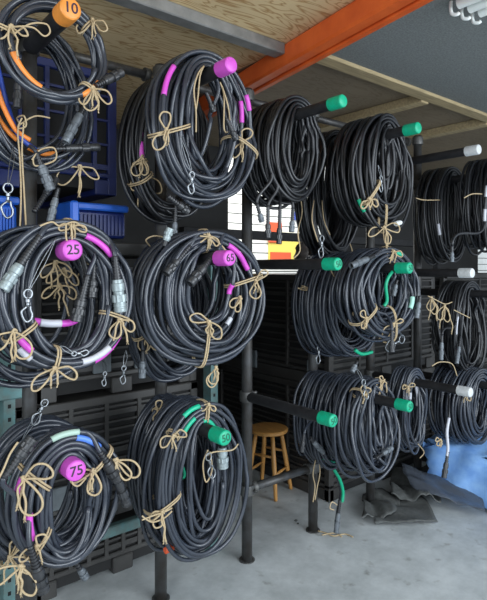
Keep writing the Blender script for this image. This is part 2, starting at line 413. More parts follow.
# ------------------------------------------------------------------ stool
def stool():
    c = V((.725, .62, 0)); t = thing('wooden_stool', c, 'round honey-coloured wooden stool with four legs beside the black crates', 'stool')
    H = .475
    g = M(); g.lathe(c+V((0, 0, H-.034)), (0, 0, 1), [(0, .125), (.004, .138), (.012, .144), (.024, .144), (.031, .138), (.034, .12), (.033, .0)], 40); g.build('seat', MAT['stool_wood'], t)
    tops = []; feet = []
    for k in range(4):
        a = pi/4+k*pi/2+.35
        p = c+V((cos(a)*.095, sin(a)*.095, H-.03)); f = c+V((cos(a)*.175, sin(a)*.175, 0)); tops.append(p); feet.append(f)
        g = M(); g.lathe(f, p-f, [(0, .012), (.01, .0135), (.15, .0165), (.25, .018), (.36, .0165), ((p-f).length, .014)], 14); g.build('leg', MAT['stool_leg_wood'], t)
    for k in range(4):
        for z in ((.17, .29)[k % 2],):
            f = z/(H-.03); a = feet[k].lerp(tops[k], f); b_ = feet[(k+1) % 4].lerp(tops[(k+1) % 4], f)
            g = M(); g.lathe(a, b_-a, [(0, .007), ((b_-a).length/2, .0105), ((b_-a).length, .007)], 10); g.build('rung', MAT['stool_leg_wood'], t)
stool()

# ------------------------------------------------------------------ cable rack
PX = [-1.2, -.56, 0, .54, 1.12, 1.70]
rack = thing('pipe_rack', (0, 0, 0), 'black steel pipe rack with rows of arms holding cable coils', 'rack')
def text_mesh(mb, s, size, origin, xd, yd, nd, mi):
    cu = bpy.data.curves.new('number', 'FONT'); cu.body = s; cu.size = size; cu.extrude = .0008; cu.align_x = 'CENTER'; cu.align_y = 'CENTER'; cu.offset = size*.012
    o = bpy.data.objects.new('number', cu); COL.objects.link(o)
    dg = bpy.context.evaluated_depsgraph_get(); me = bpy.data.meshes.new_from_object(o.evaluated_get(dg))
    vs = [V(origin)+V(xd)*v.co.x+V(yd)*v.co.y+V(nd)*v.co.z for v in me.vertices]
    mb.add(vs, [tuple(p.vertices) for p in me.polygons], mi, False)
    bpy.data.objects.remove(o); bpy.data.curves.remove(cu); bpy.data.meshes.remove(me)
def clampring(g, p, axis, r):
    g.lathe(V(p)-V(axis)*.028, axis, [(0, r+.002), (0, r+.010), (.012, r+.012), (.044, r+.012), (.056, r+.010), (.056, r+.002)], 16)
for i, x in enumerate(PX):
    top = 2.66
    g = M(); g.tube([(x, .0, 0), (x, .0, top)], .030, 18); g.build('post', MAT['pipe_steel'], rack)
    g = M(); g.lathe((x, 0, 0), (0, 0, 1), [(0, .034), (0, .045), (.006, .045), (.006, .034)], 16); g.build('base_flange', MAT['clamp_metal'], rack)
for z, xa, xb, yy in ((2.62, -1.35, 1.75, .062), (.40, 0, 1.75, .0)):
    for i in range(len(PX)-1):
        if PX[i] < xa-.01: continue
        g = M(); g.tube([(PX[i]+.03, yy, z), (PX[i+1]-.03, yy, z)], .024 if z < 1 else .022, 14)
        g.build('rail', MAT['pipe_steel'], rack)
        g = M(); clampring(g, (PX[i+1], 0, z), V((0, 0, 1)), .030); 
        g.lathe((PX[i+1]-.06, yy, z), (1, 0, 0), [(0, .028), (.0, .034), (.028, .034), (.028, .03)], 14)
        g.build('clamp', MAT['clamp_metal'], rack)
g = M(); clampring(g, (0, 0, .40), V((0, 0, 1)), .030); g.lathe((.03, 0, .40), (1, 0, 0), [(0, .034), (.03, .034), (.03, .026)], 14)
g.tube([(.02, -.03, .40), (.02, -.06, .40)], .008, 8); g.build('clamp', MAT['clamp_metal'], rack)
# arms:  post, length, height, cap colour, text, cap radius
ARMS = [(0, .44, 2.583, 'orange', '10', .041), (0, .46, 1.714, 'magenta', '25', .038), (0, .49, .935, 'magenta', '75', .038),
        (1, .56, 2.500, 'magenta', '', .034), (1, .55, 1.692, 'magenta', '65', .034), (1, .52, .930, 'green', '50', .034),
        (2, .69, 2.428, 'green', '', .031), (2, .66, 1.669, 'green', '50', .031), (2, .63, .926, 'green', '50', .032),
        (3, .74, 2.382, 'green', '', .031), (3, .69, 1.650, 'green', '50', .031), (3, .69, .917, 'green', '50', .031),
        (4, .77, 2.345, 'white', '', .030), (4, .73, 1.620, 'white', '', .030), (4, .72, .912, 'white', '', .030),
        (5, .78, 2.290, 'white', '', .030), (5, .76, 1.470, 'white', '', .030), (5, .76, .840, 'white', '', .030)]
ARM = {}
for (i, L, z, col, txt, cr_) in ARMS:
    x = PX[i]; ar = cr_-.004
    ARM[(i, 0 if z > 2 else (1 if z > 1.3 else 2))] = (L, z, ar)
    g = M(); g.lathe((x, -.028, z), (0, -1, 0), [(0, ar*.8), (0, ar), (L-.06, ar), (L-.06, ar*.8)], 20)
    lab = 'arm with %s end cap' % col + (' marked %s' % txt if txt else '')
    p = g.build('arm', MAT['pipe_black'], rack, lab)
    g = M(); clampring(g, (x, 0, z), V((0, 0, 1)), .030); g.tube([(x+.03, -.01, z+.012), (x+.055, -.02, z+.02)], .008, 8); g.build('clamp', MAT['clamp_metal'], rack)
    Lc = .082 if i > 0 else .075
    g = M(); y0 = -(L-Lc+.012)
    g.lathe((x, y0, z), (0, -1, 0), [(0, ar+.0005), (0, cr_), (Lc-.016, cr_), (Lc-.005, cr_-.0015), (Lc-.001, cr_-.005), (Lc, cr_-.007), (Lc, 0)], 28)
    if txt:
        tilt = {0: .05, 1: .1, 2: .3, 3: .1, 4: 0, 5: 0}[i]
        xd = V((cos(tilt), 0, sin(tilt))); yd = V((-sin(tilt), 0, cos(tilt)))
        text_mesh(g, txt, cr_*1.3, (x, y0-Lc-.0003, z), xd, yd, V((0, -1, 0)), 1)
    g.build('end_cap', [MAT['cap_'+col], MAT['ink_green' if col == 'green' else 'ink']], p, '%s end cap' % col + (' marked %s' % txt if txt else ''))

# ------------------------------------------------------------------ coils
def twine_bow(mb, p, size=.08, tr=.0038, seed=0, loops=2, tails=2, tl=None, ang=(205, 335), e1=None):
    """knot at p with drooping loops and hanging tails, facing the aisle"""
    R_ = random.Random(seed); p = V(p); e1 = V(e1 or (.85, -.5, 0)).normalized(); up = V((0, 0, 1)); n = V((-e1.y, e1.x, 0))*-1
    if n.y > 0: n = -n
    def P(a, b, c=0): return p+e1*a+up*b+n*c
    for k in range(loops):
        a = math.radians(ang[k % len(ang)]+R_.uniform(-14, 14)); s = size*R_.uniform(.85, 1.15); wd = s*R_.uniform(.22, .36)
        d = V((cos(a), sin(a))); q = V((-d.y, d.x))
        pts = []
        for (f, w2, c) in ((0, 0, .004), (.30, .55, .010), (.65, 1.0, .016), (.92, .72, .014), (1.03, 0, .012), (.90, -.75, .009), (.62, -.9, .006), (.28, -.45, .003), (0, 0, .001)):
            x_ = d.x*f*s+q.x*w2*wd; z_ = d.y*f*s+q.y*w2*wd
            z_ -= .25*s*f*f*abs(cos(a))
            pts.append(P(x_+R_.uniform(-.002, .002), z_+R_.uniform(-.002, .002), c))
        mb.tube(cr(pts, 4), tr, 6)
    for k in range(tails):
        L = (tl or size)*R_.uniform(.75, 1.15); sx = R_.uniform(-.35, .35)+(-.2 if k == 0 else .2); pts = [P(0, 0, .004)]
        for j in range(1, 6):
            f = j/5; pts.append(P(sx*L*f*(1-.4*f)+R_.uniform(-.006, .006), -L*f*f**.1+.01*sin(pi*f), .004+.012*sin(pi*f)))
        mb.tube(cr(pts, 4), [tr]*20+[tr*1.4]*1, 6)
        e = pts[-1]
        for j in range(3): mb.tube([e, e+V((R_.uniform(-.008, .008), 0, -.012))], tr*.35, 4)
    for j in range(3):
        a0 = R_.uniform(0, 3); pts = []
        for s_ in range(8):
            t_ = 2*pi*s_/8; pts.append(P(cos(t_)*tr*2.2*cos(a0)-sin(t_)*tr*.4, cos(t_)*tr*2.2*sin(a0)+sin(t_)*tr*1.6, .004+sin(t_)*tr*2))
        mb.tube(cr(pts, 2, True), tr, 6, closed=True)

STY = {'silver': ('plug_silver', 'plug_silver'), 'black': ('plug_black', 'plug_black'), 'grey': ('plug_grey', 'plug_grey'), 'mint': ('plug_mint', 'plug_grey'), 'white': ('plug_white', 'plug_grey')}
class Coil:
    def __init__(s, post, tier, yc, rx, rz, cols, layers, r=.0115, inner=.09, drop=None, lean=0, yaw=0, seed=1, label='', n=None, wob=.006, cmat='cable_rubber', top=None, ysp=None, dx=0, slack=.22, group='cable coils hanging on the pipe rack', pinch=1.0):
        L, z, ar = ARM[(post, tier)]
        r *= .86; cols = round(cols*1.22); layers += 1 if cols > 3 else 0; inner *= 1.3; n = round(n*1.6) if n else None; wob *= 1.15
        s.R = random.Random(seed); s.seed = seed; s.r = r; s.x = PX[post]+dx; s.yc = yc; s.yaw = yaw
        s.d = 2.06*r; d = s.d; s.cols = cols; s.layers = layers
        base = z+ar+r+.0005                      # innermost cable rests on the arm
        rings = []
        order = []
        for c in range(cols):
            ls = list(range(layers)); 
            if c % 2: ls.reverse()
            order += [(c, l_) for l_ in ls]
        if n: order = order[:n]
        Rn = s.R
        yw = ysp if ysp is not None else d*(cols-1)
        for (c, l_) in order:
            fy = (c/(cols-1)-.5) if cols > 1 else 0
            fl = (l_/(layers-1)) if layers > 1 else 1
            fl2 = min(1, max(0, fl+Rn.uniform(-.25, .15)))
            if Rn.random() < slack: fl2 -= Rn.uniform(.25, .7)
            rzz = rz-(1-fl2)*inner*.55+Rn.uniform(-1, 1)*wob; rxx = rx-(1-fl2)*inner+Rn.uniform(-1, 1)*wob
            ztop = base+l_*d*.93
            rings.append(dict(yt=fy*d*(cols-1)*1.0, yb=fy*yw+Rn.uniform(-1, 1)*wob+lean, rx=rxx, rz=rzz, zt=ztop, dx=Rn.uniform(-1, 1)*wob*2.2,
                              ph=Rn.uniform(0, 6.28), am=Rn.uniform(.3, 1)*wob, fr=Rn.choice((2, 3)), pw=Rn.uniform(.82, 1.05)))
        s.rings = rings
        s.zc = sum(q['zt']-q['rz'] for q in rings)/len(rings)
        s.zbot = min(q['zt']-2*q['rz'] for q in rings)
        s.root = thing('cable_coil', (s.x, yc, s.zbot-r), label, 'cable coil', group)
        NS = 52; s.NS = NS; s.path = []
        keys = ('yt', 'yb', 'rx', 'rz', 'zt', 'dx', 'ph', 'am', 'pw')
        for i, q in enumerate(rings):
            nx = rings[i+1] if i+1 < len(rings) else q
            for k in range(NS):
                f = k/NS; b_ = max(0, (f-.75)/.25); b_ = b_*b_*(3-2*b_)
                if i+1 == len(rings): b_ = 0
                g_ = {kk: q[kk]*(1-b_)+nx[kk]*b_ for kk in keys}
                s.path.append(s.pt(g_, 2*pi*f+pi*.55, q['fr']))
        g = M(); g.tube(s.path, r, 9); s.cable = g.build('cable', MAT[cmat], s.root); s.cmat = cmat
        s.yfront = min(p.y for p in s.path)
        s.k = 0
    def pt(s, g, a, fr):
        h = (1-cos(a))/2                      # 0 at top, 1 at bottom
        sx = sin(a); sx = math.copysign(abs(sx)**g['pw'], sx)
        x = g['rx']*sx*(1+.05*h) + g['dx']*h
        z = g['zt']-g['rz']+g['rz']*cos(a) + g['am']*sin(fr*a+g['ph'])*h
        hh = h**.6
        y = g['yt']*(1-hh)+g['yb']*hh + g['am']*1.3*sin(fr*a+g['ph']*2)*min(1, 4*h)
        return V((s.x+x*cos(s.yaw)-y*sin(s.yaw), s.yc+x*sin(s.yaw)+y*cos(s.yaw), z))
    def loc(s, px, py, off=.0):
        # point on the front of the bundle: iterate so the depth follows the yawed coil face
        y = s.yfront
        p = at(px, py, y)
        if s.yaw or True:
            for _ in range(4):
                near = [q for q in s.path if (q.x-p.x)**2+(q.z-p.z)**2 < .045**2]
                if not near: break
                y = min(q.y for q in near); p = at(px, py, y-off)
        return at(px, py, y-off)
    def near(s, p):
        b_ = None; bd = 9
        for i, q in enumerate(s.path):
            d_ = (q.x-p.x)**2+(q.z-p.z)**2+(q.y-p.y)**2*1.5
            if d_ < bd: bd = d_; b_ = i
        return b_
    def tape(s, a, b_, m_, label=None, rr=1.16, name='tape_band'):
        i = s.near(s.loc(*a)); pb = s.loc(*b_); best = None
        for d_ in (1, -1):
            j = i; md = 9; mj = i
            for st in range(26):
                j += d_
                if j < 0 or j >= len(s.path): break
                q = (s.path[j]-pb).length
                if q < md: md = q; mj = j
            if best is None or md < best[0]: best = (md, mj)
        j = best[1]; lo, hi = sorted((i, j)); hi = max(hi, lo+2)
        pts = s.path[lo:hi+1]
        if len(pts) < 2: return
        g = M(); g.tube(cr(pts, 3), s.r*rr, 10); g.build(name, MAT[m_], s.root, label)
    def bow(s, px, py, size=.08, seed=None, wrap=True, cols=None, hug=None, **kw):
        s.k += 1; sd = seed or s.seed*17+s.k
        p = s.loc(px, py, s.r+.006); g = M(); tr = kw.pop('tr', .0036); pk = p
        if wrap:
            i = s.near(s.loc(px, py)); a = i % s.NS
            pts = [s.path[j*s.NS+a] for j in range(len(s.rings)) if j*s.NS+a < len(s.path)]
            pts = [q for q in pts if q.y < p.y+(hug or .10) and (q-p).length < .17] or sorted(pts, key=lambda q: (q-p).length)[:4]
            c = sum(pts, V())/len(pts); er = V((c.x-s.x, 0, c.z-s.zc)); er = er.normalized() if er.length > .01 else V((0, 0, 1))
            R0 = [(q-c).dot(er) for q in pts]; Y0 = [q.y-c.y for q in pts]
            r0, r1 = min(R0)-s.r-tr, max(R0)+s.r+tr; y0, y1 = min(Y0)-s.r-tr, max(Y0)+s.r+tr
            tn = er.cross(V((0, 1, 0)))
            kp = min(pts, key=lambda q: (q-p).length); pk = V((kp.x, min(y0+c.y, kp.y-s.r-tr)+.002, kp.z)) if (kp.y-c.y-y0) < .035 else kp-V((0, s.r+tr*1.5, 0))
            for o_ in (-.006, .004):
                w_ = []
                for k in range(20):
                    t_ = 2*pi*k/20; ca = math.copysign(abs(cos(t_))**.75, cos(t_)); sa = math.copysign(abs(sin(t_))**.75, sin(t_))
                    w_.append(c+er*((r0+r1)/2+(r1-r0)/2*ca)+V((0, 1, 0))*((y0+y1)/2+(y1-y0)/2*sa)+tn*(o_+.006*sin(t_+sd)))
                g.tube(cr(w_, 2, True), tr, 6, closed=True)
        twine_bow(g, pk, size, tr, sd, **kw)
        g.build('twine_tie', MAT['twine'], s.root)
    def rope(s, pxs, y=None, tr=.0034, off=.03):
        pts = [s.loc(a, b_, off) if y is None else at(a, b_, y) for a, b_ in pxs]
        g = M(); g.tube(cr(pts, 6), tr, 6); g.build('twine_tie', MAT['twine'], s.root)
    def plug(s, a, b_, style='black', rad=.02, lead=True, off=.028, boot=.5, label=None, y=None):
        """strain-relief boot from a, plug nose at b (photo frame)"""
        pa = s.loc(*a, off) if y is None else at(*a, y); pb = s.loc(*b_, off) if y is None else at(*b_, y)
        pb = V((pb.x, (pa.y+pb.y)/2 if y is None else pb.y, pb.z))
        ax = (pb-pa); L = ax.length; ax.normalize(); r = s.r
        mb_, mc = STY[style]
        Lb = L*boot; k = rad
        prof = [(Lb-.001, k*.62), (Lb, k*.80), (Lb+.10*(L-Lb), k*.86), (Lb+.12*(L-Lb), k*1.0), (Lb+.34*(L-Lb), k*1.0), (Lb+.36*(L-Lb), k*.84), (Lb+.46*(L-Lb), k*.84),
                (Lb+.46*(L-Lb), k*1.12, 0, 1), (Lb+.68*(L-Lb), k*1.12), (Lb+.68*(L-Lb), k*.94), (Lb+.74*(L-Lb), k*.94), (Lb+.74*(L-Lb), k*1.03), (Lb+.82*(L-Lb), k*1.03), (Lb+.83*(L-Lb), k*.98), (Lb+.87*(L-Lb), k*.98), (Lb+.88*(L-Lb), k*1.03), (Lb+.97*(L-Lb), k*1.03), (L, k*.92), (L, k*.7), (L-.012, k*.68, 1), (L-.012, 0, 1)]
        g = M(); g.lathe(pa, ax, prof, 22)
        pg = g.build('plug', [MAT[mb_], MAT['hole_dark']], s.root, label)
        nr = max(4, int(Lb/.011)); pr = []
        for q in range(nr):
            t0 = Lb*q/nr; t1 = Lb*(q+.55)/nr; t2 = Lb*(q+.6)/nr; f = q/nr; ra = r*1.12+(k*.72-r*1.12)*f
            pr += [(t0, ra), (t1, ra), (t2, ra-.0028), (Lb*(q+.97)/nr, ra-.0028)]
        pr.append((Lb, k*.6)); g = M(); g.lathe(pa, ax, pr, 14); g.build('strain_relief', MAT['boot_black'], pg)
        if lead:
            q = pa-ax*.10; i = s.near(q); t_ = s.path[min(i+1, len(s.path)-1)]-s.path[max(i-1, 0)]; t_.normalize()
            if t_.dot(ax) < 0: t_ = -t_
            p0 = s.path[i]; pts = []
            dd = (pa-p0).length
            for m in range(13):
                f = m/12; h00 = 2*f**3-3*f*f+1; h10 = f**3-2*f*f+f; h01 = -2*f**3+3*f*f; h11 = f**3-f*f
                pts.append(p0*h00+t_*dd*1.1*h10+(pa+ax*.004)*h01+ax*dd*1.1*h11)
            g = M(); g.tube(pts, r*.97, 9); g.build('cable_end', MAT[s.cmat], s.root)
    def snap(s, a, b_, wire=None, off=.03, y=None, sc=1.0):
        """trigger snap hook hanging from a to b on a wire loop whose top is at wire"""
        pa = s.loc(*a, off) if y is None else at(*a, y); pb = s.loc(*b_, off) if y is None else at(*b_, y); pb.y = pa.y
        L = (pa-pb).length; d = (pb-pa).normalized(); e = d.cross(V((0, 1, 0))).normalized(); g = M(); tr = .0034*sc
        g.tube(cr([pa+d*L*.12+(e*cos(t_)+d*sin(t_)*1.1)*L*.13 for t_ in [k*pi/4 for k in range(8)]], 3, True), tr*.9, 6, closed=True)
        g.lathe(pa+d*L*.25, d, [(0, tr), (.004, tr*2), (.014, tr*2), (.018, tr*1.3), (L*.22, tr*1.3), (L*.24, tr*2.2), (L*.3, tr*1.4)], 10)
        c = pa+d*L*.76; w_ = L*.17
        g.tube(cr([pa+d*L*.5, c-e*w_-d*L*.12, c-e*w_*1.05, c-e*w_*.6+d*L*.18, c+d*L*.24, c+e*w_*.7+d*L*.14, c+e*w_*.8, c+e*w_*.55-d*L*.10, pa+d*L*.5+e*w_*.4], 5), tr, 6)
        if wire:
            q = s.loc(*wire, .012) if y is None else at(*wire, y)
            g.tube(cr([q, q.lerp(pa, .5)+e*.010, pa+d*.006, q.lerp(pa, .5)-e*.006, q], 5), .0014, 5)
        g.build('snap_hook', MAT['steel_wire'], s.root)

MG, OR, GR, BL, PG, WH = 'tape_magenta', 'tape_orange', 'tape_green', 'tape_blue', 'tape_pale_green', 'tape_white'
# ---- upper tier, left
c = Coil(0, 0, -.02, .24, .30, 3, 3, r=.0105, inner=.05, seed=2, label='tangled coil of black cable behind the orange-capped arm, its lower loops showing', wob=.012)
c.tape((2, 110), (24, 132), OR); c.tape((40, 128), (52, 140), OR)
c.plug((20, 60), (17, 108), 'black', .017, boot=.45); c.plug((88, 100), (66, 142), 'grey', .019, boot=.35, off=.05, label='grey ribbed plug')
c.plug((50, 149), (100, 147), 'black', .017, boot=.3, off=.05); c.plug((36, 152), (52, 190), 'grey', .020, boot=.35, off=.07, label='grey ribbed plug')
c.plug((34, 212), (52, 180), 'black', .016, boot=.5, off=.05, lead=False)
c.plug((58, 188), (50, 222), 'grey', .015, boot=.3, off=.05, lead=False)
c.rope([(50, 118), (36, 116), (24, 122), (18, 130), (20, 160), (21, 195), (20, 228)], off=.06)
c.rope([(24, 122), (22, 150), (24, 190), (26, 226)], off=.062)
c.rope([(20, 124), (17, 118), (24, 116), (26, 126), (18, 128), (22, 118)], off=.066)
c.rope([(32, 160), (40, 150), (54, 148), (55, 160), (36, 166), (33, 158)], off=.075)
c.bow(80, 167, .095, wrap=False, tl=.12, loops=2)
c.snap((8, 184), (8, 218), wire=(14, 145), off=.06, sc=1.3)
g = M(); g.tube(cr([c.loc(-4, 60, .03), c.loc(6, 100, .03), c.loc(18, 134, .035), c.loc(36, 150, .035)]), .010, 9); g.build('cable_end', MAT['cable_blue'], c.root, 'blue cable end')
g = M(); g.tube(cr([c.loc(-4, 84, .04), c.loc(4, 108, .04), c.loc(16, 130, .045), c.loc(30, 140, .04)]), .010, 9); g.build('cable_end', MAT['cable_orange'], c.root, 'orange cable end')
c = Coil(0, 0, -.30, .197, .185, 2, 3, r=.0125, inner=.03, seed=3, slack=0, label='small coil of thick black cable with orange tape on the orange-capped arm', wob=.007)
c.tape((8, 52), (42, 88), OR); c.tape((84, 94), (104, 84), OR)
c.plug((96, 86), (122, 72), 'black', .019, boot=.3, lead=False, off=.02)
c.bow(100, 97, .075, tl=.08, loops=3, ang=(215, 265, 330)); c.bow(96, 22, .06, wrap=True); c.bow(12, 32, .06, wrap=True, tl=.09)
c.rope([(14, 34), (30, 24), (46, 24), (50, 32), (44, 36), (34, 28), (22, 26)], off=.03)
# ---- upper tier, magenta cap
c = Coil(1, 0, -.06, .215, .34, 7, 2, r=.0105, inner=.04, seed=5, label='rear coil of black cable behind the magenta-capped upper arm', wob=.012, cmat='cable_rubber_shaded')
c.tape((157, 134), (159, 160), MG); c.tape((140, 158), (152, 150), MG, rr=1.3)
c.bow(160, 172, .085, tl=.15, loops=3, ang=(205, 250, 335), hug=.06); c.bow(132, 158, .09, tl=.08, ang=(255, 290), hug=.06)
c.plug((176, 205), (174, 240), 'grey', .014, boot=.5, lead=False, off=.0)
c = Coil(1, 0, -.36, .268, .325, 5, 3, r=.0115, inner=.12, seed=6, slack=.1, label='large coil of black cable with magenta tape on the upper magenta-capped arm', wob=.014)
c.tape((174, 97), (188, 76), MG); c.tape((241, 98), (246, 125), MG); c.tape((248, 92), (252, 110), MG)
c.plug((226, 118), (238, 140), 'black', .015, boot=.6, lead=False, off=.02)
c.bow(173, 130, .075, tl=.06, ang=(80, 240)); c.bow(248, 150, .07, tl=.07, ang=(50, 235)); 
c.rope([(204, 66), (198, 74), (194, 90), (196, 112), (196, 132)], off=.02); c.rope([(204, 66), (200, 76), (198, 96), (196, 110)], off=.022)
c.rope([(220, 82), (224, 96), (224, 128), (228, 132), (230, 126), (228, 106), (222, 86)], off=.02)
c.snap((192, 172), (190, 194), wire=(180, 136), off=.03, sc=1.2)
c.plug((168, 196), (188, 212), 'black', .017, boot=.5, lead=False, off=.01)
c.plug((206, 92), (214, 112), 'black', .015, boot=.6, lead=False, off=.01)
# ---- upper tier, first green
c = Coil(2, 0, -.27, .178, .258, 13, 3, r=.0105, inner=.09, seed=8, label='wide coil of black cable on the green-capped upper arm beside the orange beam', wob=.010, cmat='cable_rubber_shaded')
for a, b_, st in (((268, 206), (268, 238), 'black'), ((280, 208), (279, 244), 'black'), ((257, 204), (262, 222), 'grey'), ((293, 208), (292, 232), 'grey')): c.plug(a, b_, st, .014, boot=.55, lead=True, off=-.05)
c.rope([(300, 196), (302, 212), (298, 232), (300, 250), (294, 258)], off=-.04); c.rope([(314, 200), (312, 220), (318, 242)], off=-.04)
c.snap((322, 236), (321, 258), wire=(320, 205), off=-.02)
# ---- upper tier, second green
c = Coil(3, 0, -.12, .19, .36, 8, 3, r=.0105, inner=.05, seed=10, label='rear coil of black cable on the second green-capped upper arm', wob=.012, cmat='cable_rubber_shaded')
c.bow(348, 194, .085, ang=(255, 88), tl=.05, hug=.05); c.rope([(322, 200), (324, 220), (330, 235)], off=.01)
c.rope([(350, 244), (352, 252), (346, 256), (340, 256)], off=.01)
c = Coil(3, 0, -.455, .235, .305, 11, 4, r=.0105, inner=.13, seed=11, label='front coil of black cable with two twine bows on the second green-capped upper arm', wob=.010, cmat='cable_rubber_shaded')
c.bow(367, 200, .05, tl=.04, tr=.0045, hug=.05); c.bow(384, 224, .085, tl=.09, ang=(190, 275, 20), loops=3, hug=.05)
c.plug((402, 222), (396, 224), 'white', .013, boot=.2, lead=False); c.tape((344, 222), (352, 232), 'cable_green')
c.snap((381, 176), (381, 192), wire=(378, 165), off=.0)
# ---- upper tier, white cap
c = Coil(5, 0, -.20, .21, .34, 9, 3, r=.0105, inner=.10, seed=13, label='rear coil of black cable on the uppermost arm at the far right', wob=.010, cmat='cable_rubber_shaded')
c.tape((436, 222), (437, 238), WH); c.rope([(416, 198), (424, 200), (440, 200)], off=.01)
c = Coil(5, 0, -.53, .20, .325, 9, 4, r=.0105, inner=.12, seed=14, label='front coil of black cable with white tape on the uppermost arm at the far right', wob=.012, cmat='cable_rubber_shaded')
c.tape((448, 182), (456, 174), WH); c.tape((445, 200), (446, 224), WH); c.rope([(464, 198), (472, 194), (482, 194)], off=.01)
c.plug((452, 246), (452, 262), 'grey', .012, boot=.4, off=.0)
# ---- middle tier, cap 25
c = Coil(0, 1, -.12, .285, .315, 3, 3, r=.0115, inner=.10, seed=16, slack=.05, label='rear coil of black cable half hidden by the ring around the cap marked 25', wob=.014)
c.snap((105, 372), (104, 386), wire=(103, 360), sc=.8); c.snap((124, 366), (123, 384), wire=(126, 350), sc=.8)
c.plug((80, 248), (93, 296), 'black', .019, boot=.55, off=.03)
c = Coil(0, 1, -.395, .246, .262, 3, 3, r=.0118, inner=.075, seed=17, n=8, slack=0, label='open ring of black cable with magenta tape around the magenta cap marked 25', wob=.008, lean=-.02)
c.tape((86, 238), (114, 258), MG); c.tape((96, 366), (123, 341), MG); c.tape((14, 340), (28, 357), MG); c.tape((83, 357), (98, 342), WH, 'white label sleeve')
c.tape((107, 356), (116, 350), WH, 'white label strip', rr=1.22); c.tape((26, 357), (34, 362), WH, 'white label sleeve', rr=1.22)
c.plug((40, 236), (3, 290), 'silver', .021, boot=.55, label='silver plug', off=.02); c.plug((115, 256), (121, 312), 'silver', .024, boot=.42, label='silver plug', off=.02)
c.plug((88, 275), (76, 322), 'black', .022, boot=.5, off=-.05)
c.plug((94, 262), (93, 298), 'black', .020, boot=.5, off=-.05)
c.bow(68, 226, .05, tl=.03, ang=(170, 10), e1=(.95, -.3, 0)); c.rope([(40, 226), (52, 222), (60, 226), (74, 222), (84, 228)], off=.012)
c.bow(118, 322, .06, tl=.09, ang=(240, 330)); c.bow(50, 372, .08, ang=(205, 350), tl=.07); c.bow(8, 342, .08, ang=(210, 290), tl=.09)
c.rope([(66, 224), (66, 236), (67, 241)], off=.03); c.rope([(71, 224), (72, 236), (72, 241)], off=.03)
c.snap((28, 290), (28, 322), wire=(56, 238), off=.03, sc=1.3); c.snap((72, 354), (88, 352), wire=(60, 346), off=.0)
g = M(); g.tube(cr([at(34, 321, -.36), at(48, 323, -.37), at(68, 323, -.37), at(80, 318, -.36)]), .013, 10); g.build('tape_band', MAT[MG], c.root)
g = M(); g.tube(cr([at(40, 322.5, -.367), at(50, 323.5, -.371), at(61, 323.3, -.371)]), .0145, 10); g.build('label_sleeve', MAT[WH], c.root, 'white label sleeve')
g = M()
for a in ((56, 262), (64, 270), (60, 286), (78, 262)): twine_bow(g, at(*a, -.12), .07, .0036, a[0], tails=2, tl=.1)
g.build('twine_tie', MAT['twine'], c.root)
# ---- middle tier, cap 65
c = Coil(1, 1, -.09, .215, .33, 6, 3, r=.0110, inner=.05, seed=19, label='rear coil of black cable behind the middle magenta-capped arm', wob=.012)
c.bow(146, 330, .08, tl=.11, ang=(250, 290), hug=.06); c.plug((168, 230), (176, 245), 'silver', .015, boot=.3, off=.02, label='silver plug')
c.plug((143, 350), (142, 378), 'grey', .016, boot=.4, off=.0, label='grey plug'); c.tape((164, 296), (166, 304), MG); c.tape((128, 262), (130, 272), WH); c.tape((152, 272), (153, 278), MG)
c.rope([(150, 246), (146, 240), (154, 236), (164, 238), (166, 246)], off=.03)
c = Coil(1, 1, -.37, .302, .278, 6, 4, r=.0113, inner=.13, seed=20, slack=.08, label='thick coil of black cable around the middle magenta cap marked 65', wob=.010)
c.tape((228, 246), (254, 262), MG, rr=1.3); c.tape((234, 284), (237, 292), MG); c.tape((230, 322), (238, 320), WH)
c.plug((218, 250), (190, 284), 'black', .021, boot=.5, off=.03); c.plug((190, 246), (166, 274), 'black', .018, boot=.5, off=.0)
c.plug((164, 246), (172, 228), 'silver', .016, boot=.3, off=.02, lead=False, label='silver plug')
c.bow(204, 326, .085, ang=(150, 300), tl=.06); c.bow(257, 278, .075, ang=(60, 262), tl=.05); c.bow(208, 236, .05, ang=(190, 340), tl=.05, wrap=True)
c.bow(216, 368, .07, ang=(255, 235), tl=.06, wrap=False); c.rope([(200, 236), (212, 238), (222, 246), (226, 252)], off=.03)
c.bow(240, 298, .06, ang=(200, 250), tl=.03, wrap=False)
# ---- middle tier, second green
c = Coil(3, 1, -.10, .225, .30, 6, 3, r=.0105, inner=.04, seed=22, label='rear coil of black cable on the second green-capped middle arm', wob=.008)
c.bow(314, 296, .07, ang=(80, 260), tl=.05, hug=.05); c.plug((312, 305), (312, 322), 'silver', .012, boot=.2, lead=False, off=.02, label='grey plug'); c.rope([(298, 288), (303, 290), (308, 290)], off=.012)
c.snap((319, 346), (319, 364), wire=(318, 335), off=.02)
c = Coil(3, 1, -.27, .235, .29, 7, 3, r=.0105, inner=.04, seed=24, label='middle coil of black cable between the two others on the second green-capped middle arm', wob=.008)
c.rope([(330, 268), (334, 276), (340, 280), (346, 276)], off=.012)
c = Coil(3, 1, -.49, .290, .245, 8, 4, r=.0105, inner=.11, seed=23, label='front coil of black cable around the second green-capped middle arm', wob=.010)
c.plug((374, 256), (352, 266), 'grey', .017, boot=.3, off=.02, label='grey plug'); c.tape((396, 252), (400, 262), GR); c.tape((412, 296), (410, 310), 'plug_mint', 'pale green sleeve', rr=1.5)
c.bow(364, 322, .055, ang=(120, 250), tl=.05); c.bow(389, 324, .07, ang=(40, 215), tl=.05); c.bow(392, 252, .05, ang=(190, 350), tl=.07)
c.plug((420, 296), (416, 318), 'grey', .014, boot=.3, off=.02, lead=False); c.plug((392, 330), (392, 352), 'black', .016, boot=.5, off=.02); c.snap((404, 338), (394, 350), wire=(396, 326))
